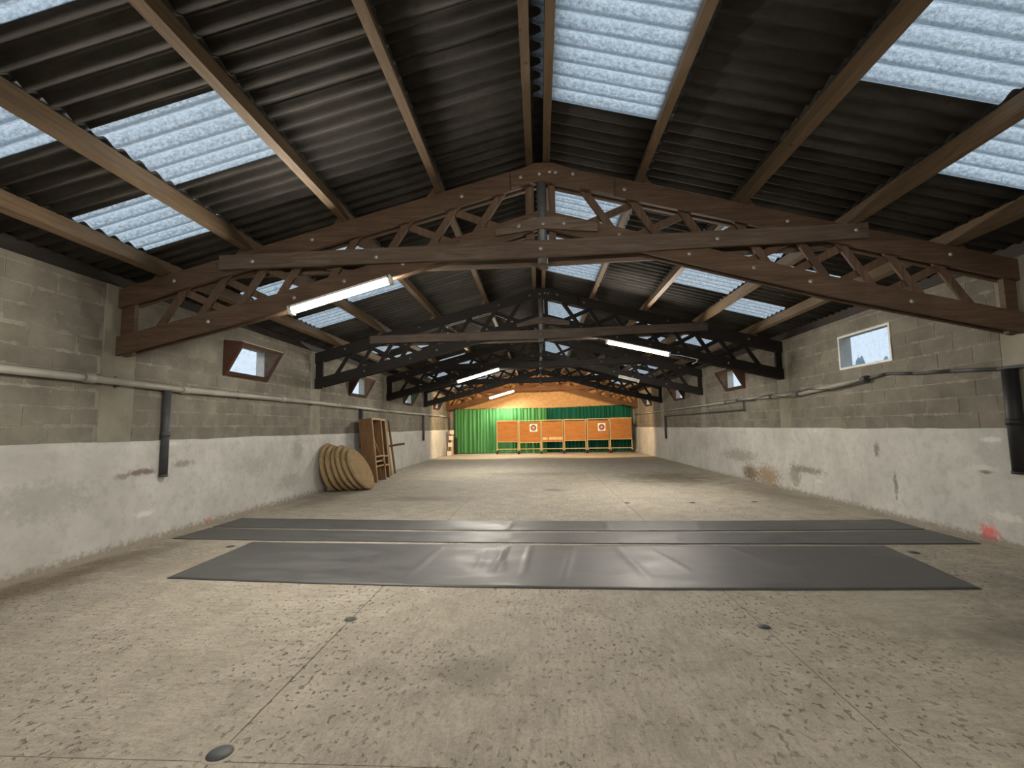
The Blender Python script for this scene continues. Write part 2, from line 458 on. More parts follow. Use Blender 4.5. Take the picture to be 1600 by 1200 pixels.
# ------------------------------------------------------------------ mesh helpers
class MB:
    def __init__(s):
        s.v, s.f, s.sm = [], [], []
    def add(s, vs_, fs, smooth=False):
        b = len(s.v)
        s.v += [tuple(v) for v in vs_]
        for f in fs:
            s.f.append(tuple(i + b for i in f))
            s.sm.append(smooth)
        return s
    def box(s, x0, x1, y0, y1, z0, z1):
        return s.add([(x0, y0, z0), (x1, y0, z0), (x1, y1, z0), (x0, y1, z0), (x0, y0, z1), (x1, y0, z1), (x1, y1, z1), (x0, y1, z1)],
                     [(3, 2, 1, 0), (4, 5, 6, 7), (0, 1, 5, 4), (1, 2, 6, 5), (2, 3, 7, 6), (3, 0, 4, 7)])
    def prism(s, poly, y0, y1):
        """polygon in x-z (counter-clockwise seen from -y) extruded along y"""
        n = len(poly)
        vs_ = [(x, y0, z) for x, z in poly] + [(x, y1, z) for x, z in poly]
        fs = [tuple(range(n)), tuple(range(2 * n - 1, n - 1, -1))]
        for i in range(n):
            j = (i + 1) % n
            fs.append((j, i, i + n, j + n))
        return s.add(vs_, fs)
    def bar(s, p0, p1, w, d, up=(0, 1, 0)):
        """rectangular bar from p0 to p1; d is its size along 'up', w across"""
        p0, p1, up = Vector(p0), Vector(p1), Vector(up)
        a = (p1 - p0).normalized()
        sd = a.cross(up).normalized()
        u = sd.cross(a).normalized()
        vs_ = []
        for p in (p0, p1):
            for i, j in ((-1, -1), (1, -1), (1, 1), (-1, 1)):
                vs_.append(p + sd * (w / 2 * i) + u * (d / 2 * j))
        return s.add(vs_, [(3, 2, 1, 0), (4, 5, 6, 7), (0, 1, 5, 4), (1, 2, 6, 5), (2, 3, 7, 6), (3, 0, 4, 7)])
    def tube(s, p0, p1, r, n=12, r2=None):
        p0, p1 = Vector(p0), Vector(p1)
        r2 = r if r2 is None else r2
        a = (p1 - p0).normalized()
        t = Vector((0, 0, 1)) if abs(a.z) < .9 else Vector((1, 0, 0))
        u = a.cross(t).normalized()
        v = a.cross(u)
        vs_ = []
        for p, rr in ((p0, r), (p1, r2)):
            for i in range(n):
                th = 2 * math.pi * i / n
                vs_.append(p + u * (rr * math.cos(th)) + v * (rr * math.sin(th)))
        b = len(s.v)
        s.add(vs_, [(i, i + n, (i + 1) % n + n, (i + 1) % n) for i in range(n)], True)
        s.add([], [])
        s.f.append(tuple(b + i for i in range(n))); s.sm.append(False)
        s.f.append(tuple(b + n + i for i in range(n - 1, -1, -1))); s.sm.append(False)
        return s
    def lathe(s, prof, n=24, M=None, smooth=True):
        """profile of (r, h) turned about local z, placed by matrix M"""
        M = M or Matrix()
        vs_ = []
        for r, h in prof:
            for i in range(n):
                th = 2 * math.pi * i / n
                vs_.append(M @ Vector((r * math.cos(th), r * math.sin(th), h)))
        fs = []
        for k in range(len(prof) - 1):
            for i in range(n):
                j = (i + 1) % n
                fs.append((k * n + i, k * n + j, (k + 1) * n + j, (k + 1) * n + i))
        return s.add(vs_, fs, smooth)
    def grid(s, nu, nv, fn, smooth=True):
        vs_ = [fn(i / nu, j / nv) for j in range(nv + 1) for i in range(nu + 1)]
        fs = [(j * (nu + 1) + i, j * (nu + 1) + i + 1, (j + 1) * (nu + 1) + i + 1, (j + 1) * (nu + 1) + i) for j in range(nv) for i in range(nu)]
        return s.add(vs_, fs, smooth)
    def mesh(s, name, mat):
        me = bpy.data.meshes.new(name)
        me.from_pydata(s.v, [], s.f)
        for p, k in zip(me.polygons, s.sm):
            p.use_smooth = k
        me.materials.append(MAT[mat] if isinstance(mat, str) else mat)
        me.update()
        return me
    def build(s, name, mat, parent=None):
        return link(name, s.mesh(name, mat), parent)

def link(name, me, parent=None, loc=None, scale=None):
    o = bpy.data.objects.new(name, me)
    C.objects.link(o)
    if parent:
        o.parent = parent
    if loc is not None:
        o.location = loc
    if scale is not None:
        o.scale = scale
    return o
def tag(o, label, cat, group=None):
    o['label'] = label
    o['category'] = cat
    if group:
        o['group'] = group
    return o
def thing(name, label, cat, loc=(0, 0, 0), rot=(0, 0, 0), group=None):
    o = bpy.data.objects.new(name, None)
    o.empty_display_size = .1
    C.objects.link(o)
    o.location = loc
    o.rotation_euler = rot
    return tag(o, label, cat, group)
def struct(o):
    o['kind'] = 'structure'
    return o
def struct_empty(name, loc=(0, 0, 0)):
    o = bpy.data.objects.new(name, None)
    o.empty_display_size = .1
    C.objects.link(o)
    o.location = loc
    return struct(o)

# ------------------------------------------------------------------ dimensions
XW = 5.1425            # inner wall face
YB, YF = -5.0, 26.3    # back wall, gable wall
ZW = 3.19              # wall top
TRUSS_Y = [5.2775 + 5 * k for k in range(5)]
def ztop(x):           # top of the rafters
    return 4.52 - .2646 * abs(x)
LOWER = [(0, 3.72), (1.7, 3.23), (3.2, 2.81), (5.1425, 2.35)]
def zlow(x):           # underside of the lower chord
    x = abs(x)
    for (a, za), (b, zb) in zip(LOWER, LOWER[1:]):
        if x <= b:
            return za + (zb - za) * (x - a) / (b - a)
    return 2.35 - .237 * (x - 5.1425)
PURLIN_H = .17
RIDGE = -.045

# ------------------------------------------------------------------ floor
fl = struct(MB().box(-XW - .2, XW + .2, YB - .2, YF + .2, -.16, -.006).build('floor', 'joint'))
xs = [-XW, -1.54, 1.46, XW]
ys = [YB, -2.9, 2.1, 7.1, 12.1, 17.1, 22.1, YF]
for j in range(len(ys) - 1):
    for i in range(3):
        g = .0028
        wob = .012
        x0, x1, y0, y1 = xs[i] + g, xs[i + 1] - g, ys[j] + g, ys[j + 1] - g
        m = MB()
        n = 14
        # slightly ragged slab edges
        loop = []
        for k in range(n):
            loop.append((x0 + (x1 - x0) * k / n, y0))
        for k in range(n):
            loop.append((x1, y0 + (y1 - y0) * k / n))
        for k in range(n):
            loop.append((x1 - (x1 - x0) * k / n, y1))
        for k in range(n):
            loop.append((x0, y1 - (y1 - y0) * k / n))
        rag = [(x - abs(noise.noise((x * 2, y * 2, 1))) * .004 * (1 if x > (x0 + x1) / 2 else -1), y) for x, y in loop]
        L = len(rag)
        m.add([(x, y, 0) for x, y in rag] + [(x, y, -.01) for x, y in rag],
              [tuple(range(L))] + [((k + 1) % L, k, k + L, (k + 1) % L + L) for k in range(L)])
        m.build('slab', 'floor', fl)

# ------------------------------------------------------------------ side walls
WIN_Y = [(7.2, 8.42), (12.2, 13.42), (17.2, 18.42), (22.2, 23.42)]
WIN_Z = (2.32, 2.90)
ZP = 1.32                       # top of the plaster
unit_block = MB().box(-.5, .5, -.5, .5, -.5, .5).mesh('block', 'block')
def subtract(r, h):
    """rectangle r minus rectangle h -> list of rectangles"""
    y0, y1, z0, z1 = r
    a0, a1, b0, b1 = h
    if a0 >= y1 or a1 <= y0 or b0 >= z1 or b1 <= z0:
        return [r]
    out = []
    if a0 > y0:
        out.append((y0, a0, z0, z1))
    if a1 < y1:
        out.append((a1, y1, z0, z1))
    m0, m1 = max(y0, a0), min(y1, a1)
    if b0 > z0:
        out.append((m0, m1, z0, b0))
    if b1 < z1:
        out.append((m0, m1, b1, z1))
    return out
def side_wall(side):
    sg = -1 if side == 'left' else 1
    xi, xo = sg * (XW + .004), sg * (XW + .204)
    m = MB()
    def slab(y0, y1, z0, z1):
        m.box(min(xi, xo), max(xi, xo), y0, y1, z0, z1)
    slab(YB, YF + .2, 0, WIN_Z[0])
    slab(YB, YF + .2, WIN_Z[1], ZW)
    prev = YB
    for a, b in WIN_Y:
        slab(prev, a, *WIN_Z)
        prev = b
    slab(prev, YF + .2, *WIN_Z)
    w = struct(m.build('wall_' + side, 'mortar'))
    # plaster band with an uneven face and a wavy top
    def pf(u, v):
        y = YB + (YF - YB) * u
        top = ZP + .018 * noise.noise((y * .8, sg, 3)) + .01 * noise.noise((y * 4, sg, 5))
        z = top * min(v, 1)
        d = .014 + .010 * noise.noise((y * .9, z * 1.3, sg * 4)) + .004 * noise.noise((y * 5, z * 5, 2))
        return (sg * (XW + .004 - d), y, z)
    nu, nv = 420, 14
    pm = MB()
    def pf2(u, v):
        if v > 1.0 - .5 / nv:
            p = pf(u, 1.0)
            return (sg * (XW + .004), p[1], p[2] + .006)
        return pf(u, min(1, v * nv / (nv - 1)))
    pm.grid(nu, nv, pf2)
    if sg < 0:
        pm.f = [tuple(reversed(f)) for f in pm.f]
    pm.build('plaster_band', 'plaster_' + side, w)
    # cast pillars under the trusses
    pill = [(-4.7, -4.3), (.08, .52)] + [(t - .16, t + .30) for t in TRUSS_Y]
    for a, b in pill:
        p = MB()
        nz = 24
        vs_, fs = [], []
        for k in range(nz + 1):
            z = ZP + (ZW - ZP) * k / nz
            e0 = a + .03 * noise.noise((z * 3, a, sg))
            e1 = b + .03 * noise.noise((z * 3, b, sg))
            xf = sg * (XW - .004 - .004 * noise.noise((z * 4, a, 7)))
            vs_ += [(xi, e0, z), (xf, e0 + .008, z), (xf, e1 - .008, z), (xi, e1, z)]
        for k in range(nz):
            for q in range(3):
                fs.append((k * 4 + q, k * 4 + q + 1, k * 4 + q + 5, k * 4 + q + 4))
        p.add(vs_, fs if sg < 0 else [tuple(reversed(f)) for f in fs])
        p.build('pillar', 'pillar', w)
    # blocks: individual near the viewer, the rest joined
    far = MB()
    zc, row = ZP - .01, 0
    while zc < ZW - .02:
        z0, z1 = zc + .005, min(zc + .195, ZW - .004)
        y = YB - (.25 if row % 2 else 0) - (.07 * sg)
        while y < YF:
            r = [(max(y + .005, YB), min(y + .495, YF), z0, z1)]
            for a, b in pill:
                r = [q for t in r for q in subtract(t, (a - .005, b + .005, 0, 9))]
            for a, b in WIN_Y:
                r = [q for t in r for q in subtract(t, (a - .012, b + .012, WIN_Z[0] - .012, WIN_Z[1] + .012))]
            for (a, b, c, d) in r:
                if b - a < .04 or d - c < .03:
                    continue
                pr_ = .0015 + random.random() * .004
                if 2.9 < a < 16.2:
                    link('block', unit_block, w, (sg * (XW + .004 - pr_ / 2 + .005), (a + b) / 2, (c + d) / 2), (pr_ + .01, b - a, d - c))
                else:
                    xa, xb = xi, xi - sg * pr_
                    far.box(min(xa, xb), max(xa, xb), a, b, c, d)
            y += .5
        zc += .2
        row += 1
    f = far.build('block_courses', 'block_plain', w)
    f['kind'] = 'stuff'
    # wall plate closing the gap to the roof
    MB().box(min(sg * (XW + .02), xo), max(sg * (XW + .02), xo), YB, YF + .2, ZW, ZW + .16).build('wall_plate', 'wallplate', w)
    return w
wall_l = side_wall('left')
wall_r = side_wall('right')

# ------------------------------------------------------------------ back and gable walls
def gable_poly(z0):
    return [(-XW - .2, z0), (XW + .2, z0), (XW + .2, 3.33), (0, 4.72), (-XW - .2, 3.33)]
struct(MB().prism(gable_poly(0), YB - .2, YB).build('wall_back', 'mortar'))
wf = struct(MB().prism([(-XW - .2, 0), (XW + .2, 0), (XW + .2, 2.4), (-XW - .2, 2.4)], YF, YF + .2).build('wall_far', 'mortar'))
MB().prism(gable_poly(2.4), YF - .02, YF + .2).build('gable_board', 'osb', wf)

# ------------------------------------------------------------------ roof of corrugated sheets
roof = struct_empty('ceiling')
PITCHW = .858
PX = [.10, 1.165, 2.31, 3.48, 4.53]
def purlin_x(side, k):
    x = (RIDGE - PX[k]) if side < 0 else (RIDGE + PX[k])
    return x - .02 if (side < 0 and k == 3) else x
slope = math.atan(.2646)
def sheet_mesh(name, length, mat, solid):
    """local x runs down the slope, y along the barn, z up"""
    n = 50
    m = MB()
    am = .024
    def z(y):
        return am * math.sin(2 * math.pi * y / (PITCHW / 5))
    v, f = [], []
    for L in ((0, .006) if solid else (0,)):
        for i in range(n + 1):
            y = PITCHW * i / n
            v += [(0, y, z(y) + L), (length, y, z(y) + L)]
    for i in range(n):
        f.append((2 * i, 2 * i + 2, 2 * i + 3, 2 * i + 1))
    if solid:
        b = 2 * (n + 1)
        for i in range(n):
            f.append((b + 2 * i, b + 2 * i + 1, b + 2 * i + 3, b + 2 * i + 2))
            f.append((2 * i + 1, 2 * i + 3, b + 2 * i + 3, b + 2 * i + 1))
    m.add(v, f, True)
    return m.mesh(name, mat)
# skylight cells (row between purlin r and r+1 : column numbers), columns count sheets from the edge given below
LEFT_EDGE, RIGHT_EDGE = 4.14, 4.45
SKY = {(-1, 2): {-3, -1, 2, 4, 8, 10, 14, 16, 20, 22}, (-1, 3): {-4, -2, 0, 3, 5, 9, 11, 15, 17, 21, 23},
       (1, 0): {-4, -3, -2, -1, 2, 3, 4, 5, 8, 9, 10, 11, 14, 15, 16, 17, 20, 21}, (1, 2): {-4, -2, 2, 4, 8, 10, 14, 16, 20, 22},
       (1, 3): {-3, -1, 3, 5, 9, 11, 15, 17, 21, 23}}
rear = MB()
for side in (-1, 1):
    edge = LEFT_EDGE if side < 0 else RIGHT_EDGE
    for r in range(5):
        xa = abs(purlin_x(side, r)) - (.0 if r else .13)
        xb = abs(purlin_x(side, r + 1)) + .14 if r < 4 else XW + .5
        zs = lambda x: ztop(x) + PURLIN_H + .026 + .010 * (4 - r)
        L = (xb - xa) / math.cos(slope)
        dark = sheet_mesh('roof_sheet', L, 'sheet', True)
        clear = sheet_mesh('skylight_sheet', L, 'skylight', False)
        k0 = math.floor((YB - edge) / PITCHW)
        k1 = math.ceil((YF + .2 - edge) / PITCHW)
        for k in range(k0, k1):
            y = edge + k * PITCHW
            sky = k in SKY.get((side, r), ())
            me = clear if sky else dark
            if side > 0:
                Mx = Matrix.Translation((xa, y, zs(xa))) @ Matrix.Rotation(slope, 4, 'Y')
            else:
                Mx = Matrix.Translation((-xa, y + PITCHW, zs(xa))) @ Matrix.Rotation(math.pi, 4, 'Z') @ Matrix.Rotation(slope, 4, 'Y')
            if y + PITCHW < 1.2 and not sky:
                rear.add([Mx @ v.co for v in me.vertices], [tuple(p.vertices) for p in me.polygons], True)
                continue
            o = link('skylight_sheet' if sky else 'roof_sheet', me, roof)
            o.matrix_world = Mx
            if sky:
                o['label'] = 'translucent corrugated skylight sheet'
            if not sky:
                pass
rr = rear.build('rear_sheets', 'sheet', roof)
rr['kind'] = 'stuff'
# ridge cap
zr = ztop(0) + PURLIN_H + .14
MB().prism([(RIDGE - .20, zr - .053), (RIDGE, zr), (RIDGE + .20, zr - .053), (RIDGE + .20, zr - .043), (RIDGE, zr + .012), (RIDGE - .20, zr - .043)], YB - .2, YF + .2).build('ridge_cap', 'sheet', roof)

# ------------------------------------------------------------------ purlins
ORD = ['ridge', 'second', 'third', 'fourth', 'lowest']
for side in (-1, 1):
    for k in range(5):
        x = purlin_x(side, k)
        z = ztop(x)
        w = .078 if k != 4 else .085
        h = PURLIN_H
        m = MB()
        ca, sa = math.cos(slope), math.sin(slope) * side
        tilt = 0 if k == 0 else 1
        def pt(a, b):
            # a across, b up, perpendicular to the slope
            if tilt:
                return (x + a * ca + b * sa, z - a * sa + b * ca)
            return (x + a, z + b)
        n = 26
        vs_, fs = [], []
        for i in range(n + 1):
            y = YB + (YF - YB) * i / n
            jx = .006 * noise.noise((y * .35, x, 0))
            jz = .006 * noise.noise((y * .35, x, 9)) + .004
            for a, b in ((-w / 2, 0), (w / 2, 0), (w / 2, h), (-w / 2, h)):
                px, pz = pt(a, b)
                vs_.append((px + jx, y, pz + jz))
        for i in range(n):
            for q in range(4):
                fs.append((i * 4 + q, i * 4 + (q + 1) % 4, i * 4 + 4 + (q + 1) % 4, i * 4 + 4 + q))
        fs += [(3, 2, 1, 0), tuple(n * 4 + q for q in range(4))]
        m.add(vs_, fs)
        sd = 'left' if side < 0 else 'right'
        t = thing('purlin', {0: 'long timber purlin at the %s side of the ridge' % sd,
                             1: 'long timber purlin on the %s roof slope, next below the ridge pair' % sd,
                             2: 'long timber purlin midway down the %s roof slope' % sd,
                             3: 'long timber purlin on the %s roof slope, second above the wall' % sd,
                             4: 'lowest long timber purlin on the %s slope, nearest the wall' % sd}[k], 'beam', group='roof purlins')
        m.build('beam', 'purlin', t)
        # cleats that hold the purlin on each truss
        if k:
            for ty in TRUSS_Y:
                c = MB()
                xx = x + side * (w / 2 + .012)
                c.prism([(xx, ztop(xx) + .002), (xx + side * .13, ztop(xx + side * .13) + .002), (xx + side * .02, ztop(xx) + .11), (xx + side * .008, ztop(xx) + .11)][::side], ty + .03, ty + .12)
                c.build('cleat', 'trusswood_v', t)

# ------------------------------------------------------------------ trusses
WEB_T = [.50, 1.05, 1.62, 2.24, 2.86, 3.35, 3.85, 4.36]
def truss(y0, label, chord, webm, tie):
    t = thing('roof_truss', label, 'truss', (0, y0, 0), group='lattice roof trusses')
    dC, dL = .232, .225
    def seg(poly, a, b, name, m):
        return MB().prism(poly, a, b).build(name, m, t)
    for s in (-1, 1):
        for a, b in ((0, .05), (.115, .165)):
            # rafter (upper chord)
            xe = XW - .004 if s < 0 else XW + .10
            poly = [(0, ztop(0) - dC), (s * xe, ztop(xe) - dC), (s * xe, ztop(xe)), (0, ztop(0))]
            seg(poly if s > 0 else poly[::-1], a, b, 'upper_chord', chord)
            pts = [(x, z) for x, z in LOWER]
            pts[-1] = (xe, zlow(xe))
            low = [(s * x, z) for x, z in pts]
            hi = [(s * x, z + dL) for x, z in pts][::-1]
            poly = low + hi
            seg(poly if s > 0 else poly[::-1], a, b, 'lower_chord', chord)
        # heel post
        x0, x1 = (-XW + .006, -XW + .17) if s < 0 else (XW + .09, XW - .13)
        MB().box(min(x0, x1), max(x0, x1), .05, .115, zlow(5.1), ztop(5.1) - .02).build('heel_post', chord, t)
        # lattice webs: one leaning inwards, one outwards
        for i, T in enumerate(WEB_T):
            for lay, xb, nm in ((0, T + .29, 'web'), (1, T - .52 if i else None, 'web')):
                if xb is None:
                    continue
                xa = T if lay == 0 else T + .02
                za, zb = ztop(xa) - dC, zlow(xb) + dL
                dx, dz = xb - xa, zb - za
                e = .09 / abs(dz)
                pa = (xa - dx * e, za - dz * e)
                pb = (xb + dx * e, zb + dz * e)
                if pb[0] < .02:
                    f = (pa[0] - .02) / (pa[0] - pb[0])
                    pb = (.02, pa[1] + (pb[1] - pa[1]) * f)
                yc = .066 if lay == 0 else .099
                MB().bar((s * pa[0], yc, pa[1]), (s * pb[0], yc, pb[1]), .085, .03).build(nm, webm, t)
    # ties, front and back
    for a, b, dz in ((-.05, -.002, 0), (.167, .215, -.03)):
        seg([(-3.86, 3.345 + dz), (-.03, 3.36 + dz), (3.58, 3.445 + dz), (3.58, 3.62 + dz), (-.03, 3.555 + dz), (-3.86, 3.515 + dz)], a, b, 'tie_board', tie)
    # centre: king tube, wooden posts, gussets
    MB().tube((-.01, .03, 3.30), (-.01, .03, 4.36), .058, 14).build('king_tube', 'steel', t)
    MB().box(-.20, -.10, .05, .115, 3.62, 4.40).build('king_post', webm, t)
    MB().box(.07, .15, .05, .115, 3.62, 4.40).build('king_post', webm, t)
    MB().box(-.05, .05, .06, .12, 3.265, 3.40).build('king_stub', webm, t)
    seg([(-.55, 3.63), (0, 3.70), (.62, 3.64), (.62, 3.735), (.16, 3.835), (-.10, 3.835), (-.55, 3.70)], -.045, -.002, 'gusset', tie)
    seg([(-.36, 4.20), (0, 4.275), (.82, 4.07), (.82, 4.23), (.12, 4.485), (-.08, 4.49), (-.36, 4.38)], -.045, -.002, 'gusset', chord)
    # bolts with bright washers
    ring = MB().lathe([(.004, -.012), (.010, -.012), (.010, -.004), (.024, -.004), (.024, 0)], 10, Matrix.Rotation(-math.pi / 2, 4, 'X')).mesh('bolt', 'bolt' if chord == 'trusswood' else 'steel')
    # rotation turns local -z into -y (towards the viewer)
    P = []
    for s in (-1, 1):
        P += [(s * 3.45, 3.43 if s < 0 else 3.54, -.05), (s * 2.35, zlow(2.35) + .12, 0), (s * 2.95, zlow(2.95) + .11, 0), (s * 1.65, zlow(1.65) + .11, 0), (s * 4.0, zlow(4.0) + .11, 0),
              (s * 2.75, ztop(2.75) - .10, 0), (s * .95, ztop(.95) - .12, 0), (s * 4.45, ztop(4.45) - .1, 0)]
    P += [(-.03, 3.46, -.05), (.0, 3.76, -.045), (.24, 3.755, -.045), (.87, zlow(.87) + .14, 0), (-.25, 4.33, -.045), (-.03, 4.36, -.045), (.09, 4.38, -.045), (.36, 4.34, -.045), (.16, 4.37, -.045), (-.28, 3.74, -.045), (-1.95, 3.43, -.05), (1.95, 3.50, -.05)]
    for x, z, y in P:
        link('bolt', ring, t, (x, y, z))
    return t
TL = [('brown lattice roof truss nearest the viewer, with bolts on its chords', 'trusswood', 'trusswood_v', 'tiewood'),
      ('dark lattice roof truss, second from the viewer, with a paler tie board', 'darkwood', 'darkwood', 'darktie'),
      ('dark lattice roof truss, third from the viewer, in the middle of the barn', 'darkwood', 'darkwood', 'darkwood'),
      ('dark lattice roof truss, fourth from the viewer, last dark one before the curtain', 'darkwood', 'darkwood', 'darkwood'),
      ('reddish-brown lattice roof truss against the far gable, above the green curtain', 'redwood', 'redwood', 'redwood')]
for y0, (lab, c, w, ti) in zip(TRUSS_Y, TL):
    truss(y0, lab, c, w, ti)
truss(.2775, 'brown lattice roof truss overhead, above where the viewer stands', 'trusswood', 'trusswood_v', 'tiewood')

# ------------------------------------------------------------------ tube lamps under the lower chords
def tube_lamp(p0, p1, label, tube_mat='tube'):
    p0, p1 = Vector(p0), Vector(p1)
    c = (p0 + p1) / 2
    L = (p1 - p0).length
    ang = math.atan2(p1.z - p0.z, p1.x - p0.x)
    t = thing('tube_lamp', label, 'lamp', tuple(c), (0, -ang, 0), 'tube lamps on the trusses')
    MB().prism([(-L / 2, .036), (L / 2, .036), (L / 2, .062), (-L / 2, .062)], -.04, .055).build('housing', 'lampwhite', t)
    MB().tube((-L / 2 + .02, 0, 0), (L / 2 - .02, 0, 0), .032, 14).build('tube', tube_mat, t)
    for s in (-1, 1):
        MB().box(s * L / 2 - .02, s * L / 2 + .02, -.04, .055, -.038, .062).build('end_cap', 'lampwhite', t)
    return t
tube_lamp((-2.94, 5.20, 2.80), (-1.77, 5.20, 3.125), 'lit tube lamp on the left of the nearest brown truss, largest in view')
l2 = tube_lamp((1.41, 10.20, 3.235), (2.72, 10.20, 2.925), 'lit tube lamp on the right half of the second truss')
tube_lamp((-2.74, 15.20, 2.92), (-1.37, 15.20, 3.31), 'lit tube lamp on the left half of the third truss')
tube_lamp((-2.75, 25.20, 3.0), (-1.43, 25.20, 3.36), 'smallest lit tube lamp, on the left of the far truss by the gable')
tube_lamp((1.6, .2, 3.20), (2.8, .2, 2.88), 'unseen lit tube lamp on the right of the truss overhead', 'tube_rear')  # this pair is out of view, added to light the foreground
tube_lamp((-2.8, .2, 2.86), (-1.6, .2, 3.2), 'unseen lit tube lamp on the left of the truss overhead', 'tube_rear')
tube_lamp((2.5, 15.2, 2.98), (3.1, 15.2, 2.82), 'short unlit tube lamp on the right half of the third truss', 'white')
# flex at the end of the lamp on the second truss
fx = MB()
pts = [(2.74, 10.19, 2.93), (2.95, 10.17, 2.90), (3.15, 10.17, 2.85), (3.32, 10.18, 2.81), (3.30, 10.22, 2.76), (3.22, 10.25, 2.72)]
for a, b in zip(pts, pts[1:]):
    fx.tube(a, b, .008, 6)
tag(fx.build('lamp_cable', 'white'), 'thin white cable at the right end of the lamp on the second truss', 'cable')
# warm floodlights behind the fourth truss
for i, x in enumerate((-2.3, 1.9)):
    yy = TRUSS_Y[3] + .32
    zz = zlow(x) + .12
    t = thing('floodlight', ('floodlight behind the fourth truss, left of the king post' if x < 0 else 'floodlight behind the fourth truss, right of the king post'), 'lamp', (x, yy, zz), group='floodlights behind the fourth truss')
    MB().box(-.12, .12, -.06, .02, -.08, .08).build('housing', 'black_pipe', t)
    MB().box(-.02, .02, -.16, -.06, -.02, .02).build('bracket', 'black_pipe', t)
    ld = bpy.data.lights.new('floodlight_beam', 'SPOT')
    ld.energy = WARM_POWER * (1.05 if x < 0 else .95)
    ld.color = (1.0, .66, .33)
    ld.spot_size = math.radians(128)
    ld.spot_blend = .35
    ld.shadow_soft_size = .06
    lo = bpy.data.objects.new('floodlight_beam', ld)
    C.objects.link(lo)
    lo.parent = t
    lo.location = (0, .09, 0)
    d = Vector((-.1 if x < 0 else .1, 1.0, -.32)).normalized()
    lo.rotation_euler = d.to_track_quat('-Z', 'Y').to_euler()

# ------------------------------------------------------------------ windows
def window(n, side, k, closed):
    sg = -1 if side == 'left' else 1
    a, b = WIN_Y[k]
    z0, z1 = WIN_Z
    w = struct_empty('window_%d' % n, (0, 0, 0))
    xi = sg * XW
    fm = 'white' if closed else 'brownframe'
    def bx(name, x0, x1, y0, y1, c, d, mat, par=w):
        return MB().box(min(x0, x1), max(x0, x1), y0, y1, c, d).build(name, mat, par)
    # frame lining the opening
    th = .035
    o0, o1 = xi - sg * .012, xi + sg * (.05 if closed else .03)
    bx('jamb', o0, o1, a, a + th, z0, z1, fm)
    bx('jamb', o0, o1, b - th, b, z0, z1, fm)
    bx('head', o0, o1, a + th, b - th, z1 - th, z1, fm)
    bx('sill', o0, o1, a + th, b - th, z0, z0 + th, fm)
    # white-painted reveals towards the outside
    q0, q1 = o1, xi + sg * .204
    rv = MB()
    for (c0, c1, d0, d1) in ((a, a + .01, z0, z1), (b - .01, b, z0, z1), (a, b, z0, z0 + .01), (a, b, z1 - .01, z1)):
        rv.box(min(q0, q1), max(q0, q1), c0, c1, d0, d1)
    rv.build('reveal', 'white', w)
    if closed:
        xg = xi + sg * .02
        bx('pane', xg, xg + sg * .005, a + th, b - th, z0 + th, z1 - th, 'glass')
        return
    # sash hinged at the bottom, leaning into the room, with side cheeks
    lean = .29
    zt = z1 - .035
    p_bot = Vector((xi - sg * .02, 0, z0 + .03))
    p_top = Vector((xi - sg * (.02 + lean), 0, zt))
    u = (p_top - p_bot)
    H = u.length
    u.normalize()
    sash = struct_empty('sash')
    del sash['kind']
    sash.parent = w
    rail = .055
    def bar(y0, y1, h0, h1, name, mat, d=.036):
        m = MB()
        nrm = Vector((u.z, 0, -u.x)) * (1)
        vs_ = []
        for yy in (y0, y1):
            for hh in (h0, h1):
                for dd in (-d / 2, d / 2):
                    p = p_bot + u * hh + nrm * dd
                    vs_.append((p.x, yy, p.z))
        m.add(vs_, [(0, 1, 3, 2), (4, 6, 7, 5), (0, 4, 5, 1), (2, 3, 7, 6), (0, 2, 6, 4), (1, 5, 7, 3)])
        return m.build(name, mat, sash)
    bar(a + .012, a + .012 + rail, 0, H, 'stile', 'brownframe')
    bar(b - .012 - rail, b - .012, 0, H, 'stile', 'brownframe')
    bar(a + .012 + rail, b - .012 - rail, 0, rail, 'bottom_rail', 'brownframe')
    bar(a + .012 + rail, b - .012 - rail, H - rail, H, 'top_rail', 'brownframe')
    bar(a + .012 + rail, b - .012 - rail, rail, H - rail, 'pane', 'glass', .005)
    bar(a + .012, b - .012, H, H + .012, 'edge_strip', 'paleedge', .04)
    for y0, y1 in ((a, a + .011), (b - .011, b)):
        m = MB()
        poly = [(p_bot.x, p_bot.z - .02), (p_top.x, p_top.z), (xi - sg * .012, z1), (xi - sg * .012, z0)]
        m.prism(poly if sg < 0 else poly[::-1], y0, y1)
        m.build('cheek', 'brownframe', w)
n = 1
for side in ('left', 'right'):
    for k in range(4):
        window(n, side, k, side == 'right' and k == 0)
        n += 1

# ------------------------------------------------------------------ pipes
PZ = 2.03
xl = -XW + .055
t = thing('wall_pipe', 'long pale grey plastic pipe running along the left wall', 'pipe', (0, 0, 0))
m = MB()
joints = [1.5, 4.92, 6.35, 8.9, 11.4, 14.3, 17.2, 20.3, 23.2, 25.9]
for a, b in zip(joints, joints[1:]):
    za = PZ + .012 * math.sin(a * 1.7)
    zb = PZ + .012 * math.sin(b * 1.7)
    MB().tube((xl, a, za), (xl, b, zb), .042, 14).build('pipe_length', 'pvc', t)
    MB().tube((xl, a - .06, za), (xl, a + .06, za), .052, 14).build('coupling', 'pvc', t)
for y in (3.4, 5.3, 7.6, 10.1, 12.7, 15.6, 18.6, 21.6, 24.4):
    MB().box(-XW - .0, xl + .01, y - .012, y + .012, PZ - .058, PZ - .044).box(-XW, -XW + .012, y - .015, y + .015, PZ - .07, PZ + .07).build('bracket', 'pvc_dark', t)
